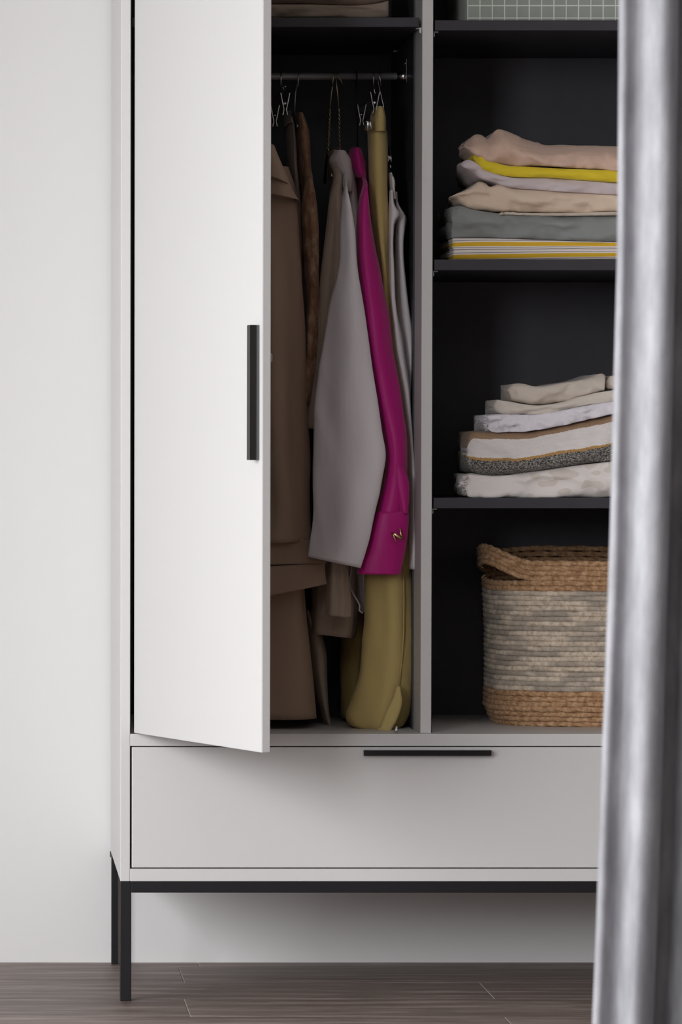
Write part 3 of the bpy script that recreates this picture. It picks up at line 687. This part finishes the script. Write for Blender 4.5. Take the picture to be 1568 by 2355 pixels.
tag(folded('folded_cloth', [(1043, 547), (1100, 547), (1250, 551), (1415, 556), (RX, 560)], [(1043, 597), (1250, 597), (RX, 597)], STRIPE, 0.05, 0.36, 1, 60, 0.35, 0.0004, seed=1, rnd=0.002, rag=0.004, rb=0.3), 'mustard and white striped cloth folded at the bottom of the upper stack', 'folded cloth', G1)
tag(folded('folded_cloth', [(1041, 474), (1060, 472), (1090, 480), (1140, 488), (1250, 494), (1415, 496), (RX, 498)], [(1041, 545), (1100, 546), (1250, 550), (1415, 555), (RX, 559)], SAGE, 0.05, 0.37, 1, 90, 0.5, 0.0042, seed=2, rag=0.008, rnd=0.004, rb=0.3), 'grey green cloth folded between cream cloth and striped cloth', 'folded cloth', G1)
cc = folded('folded_cloth', [(1045, 446), (1062, 440), (1085, 430), (1103, 416), (1116, 419), (1128, 428), (1150, 421), (1172, 429), (1250, 437), (1415, 448), (RX, 455)], [(1045, 455), (1058, 468), (1075, 477), (1110, 482), (1200, 487), (1300, 489), (1415, 487), (RX, 487)], CREAM, 0.055, 0.36, 1, 110, 0.6, 0.0048, seed=3, rag=0.006)
tag(cc, 'cream beige cloth folded just above the grey green cloth', 'folded cloth', G1)
folded('hem', [(1150, 488), (1250, 490), (1330, 489), (1415, 487), (RX, 488)], [(1150, 492), (1250, 496), (1330, 496), (1415, 495), (RX, 497)], fabric('ecru_trim', (0.62, 0.53, 0.44)), 0.046, 0.2, 1, 60, 0.4, 0.0015, seed=4, parent=cc, wsc=(90, 60, 60))
tag(folded('folded_cloth', [(1063, 371), (1078, 366), (1094, 371), (1118, 389), (1170, 406), (1250, 409), (1415, 420), (RX, 428)], [(1063, 378), (1084, 394), (1100, 408), (1130, 417), (1172, 430), (1250, 437), (1415, 448), (RX, 456)], LILAC, 0.058, 0.34, 1, 100, 0.6, 0.0030, seed=5), 'pale lilac cloth folded under the lemon yellow cloth', 'folded cloth', G1)
tag(folded('folded_cloth', [(1088, 356), (1095, 349), (1105, 352), (1120, 364), (1160, 379), (1200, 382), (1415, 391), (RX, 398)], [(1089, 366), (1104, 384), (1128, 396), (1168, 405), (1250, 408), (1415, 419), (RX, 427)], LEMON, 0.055, 0.32, 1, 100, 0.6, 0.0026, seed=6), 'bright lemon yellow cloth folded under the peach cloth', 'folded cloth', G1)
tag(folded('folded_cloth', [(1068, 331), (1085, 318), (1106, 302), (1118, 305), (1130, 313), (1142, 304), (1157, 289), (1185, 296), (1220, 314), (1258, 326), (1300, 327), (1415, 329), (RX, 332)], [(1069, 338), (1085, 347), (1105, 361), (1130, 372), (1180, 378), (1250, 380), (1415, 390), (RX, 397)], PEACH, 0.048, 0.30, 1, 120, 0.8, 0.0065, lean=0.05, seed=7, wsc=(16, 22, 34)), 'dusty peach cloth rumpled on top of the upper stack', 'folded cloth', G1)

# ------------------------------------------------------------------ folded cloths, lower stack
def blanket():
    m = N('striped_woven_blanket'); tc = m.n('ShaderNodeTexCoord'); sp = m.n('ShaderNodeSeparateXYZ'); m.l(tc.outputs['UV'], sp.inputs[0])
    n1 = m.noise(m.coord('Object', (1, 1, 1.6)), 330, 2, 0.7); n2 = m.noise(m.coord('Object', (0.25, 1, 1)), 260, 2)
    f = m.math('ADD', sp.outputs[1], m.math('MULTIPLY', m.math('SUBTRACT', n1, 0.5), 0.05))
    dark = m.ramp(n1, [(0.40, (0.035, 0.035, 0.035)), (0.50, (0.16, 0.15, 0.14)), (0.62, (0.40, 0.37, 0.33))])
    white = m.mix(n2, (0.64, 0.60, 0.585), (0.80, 0.75, 0.73))
    tan = m.mix(n1, (0.22, 0.13, 0.075), (0.44, 0.30, 0.19)); org = m.mix(n1, (0.30, 0.15, 0.04), (0.58, 0.36, 0.15))
    a = m.mix(m.math('GREATER_THAN', f, 0.33), dark, org)
    a = m.mix(m.math('GREATER_THAN', f, 0.385), a, white)
    a = m.mix(m.math('GREATER_THAN', f, 0.84), a, tan)
    m.base(a); m.bump(n1, 0.6, 0.0015); return m.set(0.95, 0, 0.1, 0.15)
def leafy():
    m = N('cream_leaf_print'); v = m.coord('Object', (1.0, 1, 1.5))
    vo = m.n('ShaderNodeTexVoronoi', feature='SMOOTH_F1'); vo.inputs['Scale'].default_value = 42; m.l(v, vo.inputs['Vector'])
    spx = m.n('ShaderNodeSeparateXYZ'); tc = m.n('ShaderNodeTexCoord'); m.l(tc.outputs['UV'], spx.inputs[0])
    msk = m.math('GREATER_THAN', m.math('ADD', spx.outputs[0], m.math('MULTIPLY', m.noise(m.coord('Object'), 30, 2), 0.06)), UX(1215, 0.05) + 0.03)
    leaf = m.math('MULTIPLY', m.math('LESS_THAN', vo.outputs['Distance'], 0.36), msk)
    col = m.mix(m.math('MULTIPLY', leaf, 0.85), (0.78, 0.72, 0.69), (0.66, 0.59, 0.53)); m.base(col)
    m.bump(m.noise(m.coord('Object'), 400, 2), 0.2, 0.0008); return m.set(0.9, 0, 0.1, 0.2)
def fringe(parent, px, py0, py1, Y0, mat, n=34, L=0.010, seed=1):
    rnd_ = random.Random(seed); V, Fc = [], []
    for k_ in range(n):
        p = U(px + rnd_.uniform(0, 5), rnd_.uniform(py0, py1), Y0 + rnd_.uniform(0, 0.03)); r = 0.0009; l_ = L*rnd_.uniform(0.5, 1.0)
        q = p + Vector((-l_, rnd_.uniform(-.004, .002), rnd_.uniform(-.004, .003))); b_ = len(V)
        for c_, rr_ in ((p, r), (p.lerp(q, .55) + Vector((0, 0, rnd_.uniform(-.001, .002))), r), (q, r*.5)):
            for e_ in range(4):
                an = e_*math.pi/2; V.append(c_ + Vector((0, math.cos(an)*rr_, math.sin(an)*rr_)))
        for t_ in range(2):
            for e_ in range(4): Fc.append((b_+t_*4+e_, b_+t_*4+(e_+1)%4, b_+t_*4+4+(e_+1)%4, b_+t_*4+4+e_))
        Fc.append((b_+8, b_+9, b_+10, b_+11))
    o = mesh('fringe', V, Fc, mat, parent); o['kind'] = 'stuff'; return o
OAT = fabric('oatmeal_cotton', (0.66, 0.575, 0.50), (0.58, 0.505, 0.44), 0.9, 0.1, 14, 500, 0.25, crease=-4.0)
OAT2 = fabric('oatmeal_waffle', (0.70, 0.64, 0.56), (0.63, 0.565, 0.50), 0.9, 0.1, 20, 380, 0.4, crease=-4.0)
FUZZ = fabric('fluffy_white_cotton', (0.84, 0.80, 0.85), (0.74, 0.70, 0.76), 0.95, 0.25, 60, 260, 0.6, crease=-4.0)
LEAF = leafy()
lf = tag(folded('folded_cloth', [(1068, 1094), (1078, 1090), (1100, 1092), (1140, 1095), (1185, 1091), (1250, 1082), (1330, 1070), (1405, 1061), (RX, 1040)], [(1068, 1130), (1082, 1141), (1110, 1144), (1250, 1144.5), (RX, 1144.5)], LEAF, 0.05, 0.42, 1, 100, 0.55, 0.0046, seed=11, rag=0.012), 'cream leaf printed cloth at the bottom of the lower stack', 'folded cloth', G2)
tag(folded('folded_blanket', [(1077, 1008), (1088, 994), (1130, 993), (1230, 991), (1290, 979), (1350, 967), (1405, 954), (RX, 925)], [(1077, 1077), (1090, 1086), (1130, 1094), (1180, 1092), (1250, 1082), (1330, 1070), (1405, 1060), (RX, 1039)], blanket(), 0.05, 0.42, 1, 110, 0.6, 0.0032, seed=12, rag=0.006), 'thick woven blanket striped tan, white and dark grey', 'blanket', G2)
fz = tag(folded('folded_cloth', [(1114, 961), (1124, 955), (1140, 952), (1180, 953), (1250, 951), (1300, 942), (1350, 932), (1405, 925), (RX, 898)], [(1116, 975), (1130, 991), (1180, 993), (1240, 988), (1300, 977), (1350, 966), (1405, 953), (RX, 924)], FUZZ, 0.045, 0.40, 1, 110, 0.6, 0.0040, seed=13, rag=0.008, wsc=(30, 50, 60)), 'fluffy lilac white cloth folded on the striped blanket', 'folded cloth', G2)
fringe(lf, 1070, 1094, 1136, 0.052, LEAF, 44, 0.008, 1)
fringe(fz, 1118, 960, 988, 0.05, FUZZ, 30, 0.007, 2)
tag(folded('folded_cloth', [(1137, 926), (1143, 919), (1160, 921), (1200, 928), (1240, 931), (1290, 925), (1350, 907), (1405, 898), (RX, 880)], [(1138, 948), (1150, 952), (1180, 953), (1250, 951), (1300, 942), (1350, 932), (1405, 925), (RX, 897)], OAT2, 0.055, 0.38, 1, 90, 0.6, 0.0030, seed=14), 'thin oatmeal cloth folded between fluffy white cloth and top roll', 'folded cloth', G2)
tag(folded('folded_cloth', [(1170, 893), (1180, 884), (1205, 881), (1235, 887), (1300, 879), (1345, 872), (1372, 863), (1386, 859), (1392, 864)], [(1171, 903), (1180, 919), (1215, 928), (1250, 930), (1300, 923), (1350, 906), (1392, 897)], OAT, 0.062, 0.36, 1, 80, 0.75, 0.0044, seed=15), 'plump oatmeal cloth folded on top of the lower stack', 'folded cloth', G2)
tag(folded('folded_cloth', [(1396, 869), (1402, 866), (1450, 864), (RX, 858)], [(1396, 896), (1450, 889), (RX, 879)], OAT, 0.062, 0.36, 1, 40, 0.75, 0.0020, seed=16), 'oatmeal cloth half hidden by the curtain on the lower stack', 'folded cloth', G2)

# ------------------------------------------------------------------ top shelf: knitwear and grid box
KNIT = fabric('taupe_linen_knit', (0.36, 0.29, 0.235), (0.27, 0.21, 0.17), 0.9, 0.1, 20, 300, 0.4, crease=-4.0)
G3 = 'folded clothes on the top left shelf'
tag(folded('folded_sweater', [(380, 9), (700, 9), (850, 9), (875, 5), (893, 0)], [(380, 39.5), (700, 39.5), (880, 39.5), (893, 39)], KNIT, 0.07, 0.40, 1, 70, 0.5, 0.0024, seed=21, rag=0.006), 'taupe knit lying folded on the top shelf above the hanging clothes', 'sweater', G3)
tag(folded('folded_sweater', [(380, -50), (700, -48), (860, -46), (880, -40), (888, -20)], [(380, 8), (700, 8), (860, 7), (888, 0)], fabric('dark_taupe_knit', (0.25, 0.18, 0.14), None, 0.9, 0.1, 20, 300, 0.4), 0.075, 0.40, 1, 60, 0.5, 0.0024, seed=22), 'dark taupe knit folded above the lighter one at the top edge', 'sweater', G3)
def gridm():
    m = N('sage_grid_print'); tc = m.n('ShaderNodeTexCoord'); sp = m.n('ShaderNodeSeparateXYZ'); m.l(tc.outputs['Object'], sp.inputs[0])
    P = 0.0222; f = None
    for i, o in ((0, 0.0), (1, 0.4), (2, GZ)):
        x = m.math('FRACT', m.math('ADD', m.math('DIVIDE', sp.outputs[i], P), o + 50))
        y = m.math('LESS_THAN', x, 0.085); f = y if f is None else m.math('MAXIMUM', f, y)
    n = m.noise(m.coord('Object'), 60, 3)
    m.base(m.mix(f, m.mix(n, (0.25, 0.28, 0.245), (0.31, 0.34, 0.30)), (0.62, 0.64, 0.60)))
    return m.set(0.6, 0, 0, 0.35)
bz = UZ(46.5, SH_Y, 1200); bxl = UX(1074, 0.045, 20)
GZ = 1 - ((UZ(13, 0.045, 1200) - bz)/0.0222) % 1 + 0.04
gb = thing('storage_box', 'sage green box with a white grid print on the top right shelf', 'box', (bxl, 0.045, bz))
GRID = gridm()
body = box('body', bxl, XR0 - 0.03, 0.045, 0.36, bz, bz + 0.13, GRID, gb, 0.003, 3)
box('lid', bxl - 0.003, XR0 - 0.027, 0.042, 0.363, bz + 0.13, bz + 0.165, GRID, gb, 0.003, 3)

# ------------------------------------------------------------------ rope basket
def rope(name, c1, c2, c3, var):
    m = N(name); v = m.coord('Object', (1, 1, 1)); oi = m.n('ShaderNodeObjectInfo')
    a = m.noise(v, 120, 3, 0.6); b = m.noise(v, 16, 3, 0.6)
    col = m.ramp(a, [(0.3, c1), (0.52, c2), (0.72, c3)])
    if var:
        sep = m.n('ShaderNodeCombineXYZ'); m.l(oi.outputs['Random'], sep.inputs[2])
        ad = m.n('ShaderNodeVectorMath', operation='ADD'); sc_ = m.n('ShaderNodeVectorMath', operation='SCALE'); sc_.inputs['Scale'].default_value = 40
        m.l(sep.outputs[0], sc_.inputs[0]); m.l(v, ad.inputs[0]); m.l(sc_.outputs[0], ad.inputs[1])
        g_ = m.noise(ad.outputs[0], 7, 2, 0.7)
        f = m.ramp(g_, [(0.47, (0, 0, 0)), (0.55, (1, 1, 1))])
        col = m.mix(m.math('MULTIPLY', f, 0.75), col, m.mix(a, (0.25, 0.21, 0.175), (0.46, 0.40, 0.345)))
    m.base(col); m.bump(m.noise(v, 420, 2), 0.5, 0.001); return m.set(0.85, 0, 0.05, 0.2)
JUTE = rope('jute_rope', (0.32, 0.17, 0.085), (0.55, 0.33, 0.18), (0.74, 0.50, 0.30), False)
SEAG = rope('cream_seagrass_rope', (0.50, 0.40, 0.30), (0.76, 0.64, 0.51), (0.86, 0.77, 0.65), True)
BCX, BCY, BHX, BHY = 1.127, 0.345, 0.178, 0.165
basket = thing('rope_basket', 'oval rope basket in jute brown and cream with a looped handle', 'basket', (BCX, BCY, Z_MID1))
NR, PITCHR = 33, (UZ(1290, BCY - BHY, 1300) - Z_MID1)/33
def rope_row(i):
    jute = i < 7 or i >= 27
    z = Z_MID1 + PITCHR*(i + 0.5); n = 420; pts = []; rad = []
    prog = i/(NR-1); grow = 0.93 + 0.07*min(1, i/3.0) + 0.028*prog - 0.025*math.sin(math.pi*prog)
    tw = 46 if jute else 30
    for k_ in range(n):
        ph = 2*math.pi*k_/n; cx, sy = math.cos(ph), math.sin(ph)
        e = 2/3.0
        X = BHX*math.copysign(abs(cx)**e, cx); Y = BHY*math.copysign(abs(sy)**e, sy)
        d = 0.0022*noise.noise(Vector((cx*3, sy*3, i*0.9))); s = grow + d*2
        P = Vector((BCX + X*s, BCY + Y*s, z + 0.0013*noise.noise(Vector((cx*2, sy*2, i*0.35)))))
        P.z += 0.020*max(0.0, prog - 0.5)*2*max(0.0, sy)**1.2
        if i >= 29:                                           # handle loops at both ends
            for sg, c0 in ((-1, math.pi*1.08), (1, 0.0)):
                dd = abs((ph - c0 + math.pi) % (2*math.pi) - math.pi)/0.80
                if dd < 1:
                    bmp = (1 + math.cos(math.pi*dd))/2; up = 0.030*bmp**0.85
                    P.z += up; P.x += sg*0.013*bmp*(1 if i < 33 else 1); 
        pts.append(P); rad.append(PITCHR*0.545)
    return tube('rope_row', pts, rad, JUTE if jute else SEAG, basket, 14, True,
                lambda a, p: 1 + (0.15 if jute else 0.06)*math.cos(3*p - 2*math.pi*tw*a/n + i*2.4))
for i in range(NR): rope_row(i)
# woven floor of the basket
V = []; Fc = []
for j, s in enumerate((0.9, 0.6, 0.3, 0.02)):
    for k_ in range(60):
        ph = 2*math.pi*k_/60; cx, sy = math.cos(ph), math.sin(ph)
        V.append((BCX + BHX*s*math.copysign(abs(cx)**.667, cx), BCY + BHY*s*math.copysign(abs(sy)**.667, sy), Z_MID1 + 0.006))
for j in range(3):
    for k_ in range(60):
        l = (k_+1) % 60; Fc.append((j*60+k_, j*60+l, (j+1)*60+l, (j+1)*60+k_))
mesh('basket_base', V, Fc, JUTE, basket)
# stray fibres at the handle
for a, b, c in (((1112, 1306), (1104, 1302), (1099, 1298)), ((1116, 1322), (1110, 1326), (1107, 1331)), ((1120, 1328), (1113, 1330), (1110, 1334))):
    tube('fibre', [U(*a, 0.33), U(*b, 0.33), U(*c, 0.33)], [0.0012, 0.0008, 0.0004], JUTE, basket, 5)
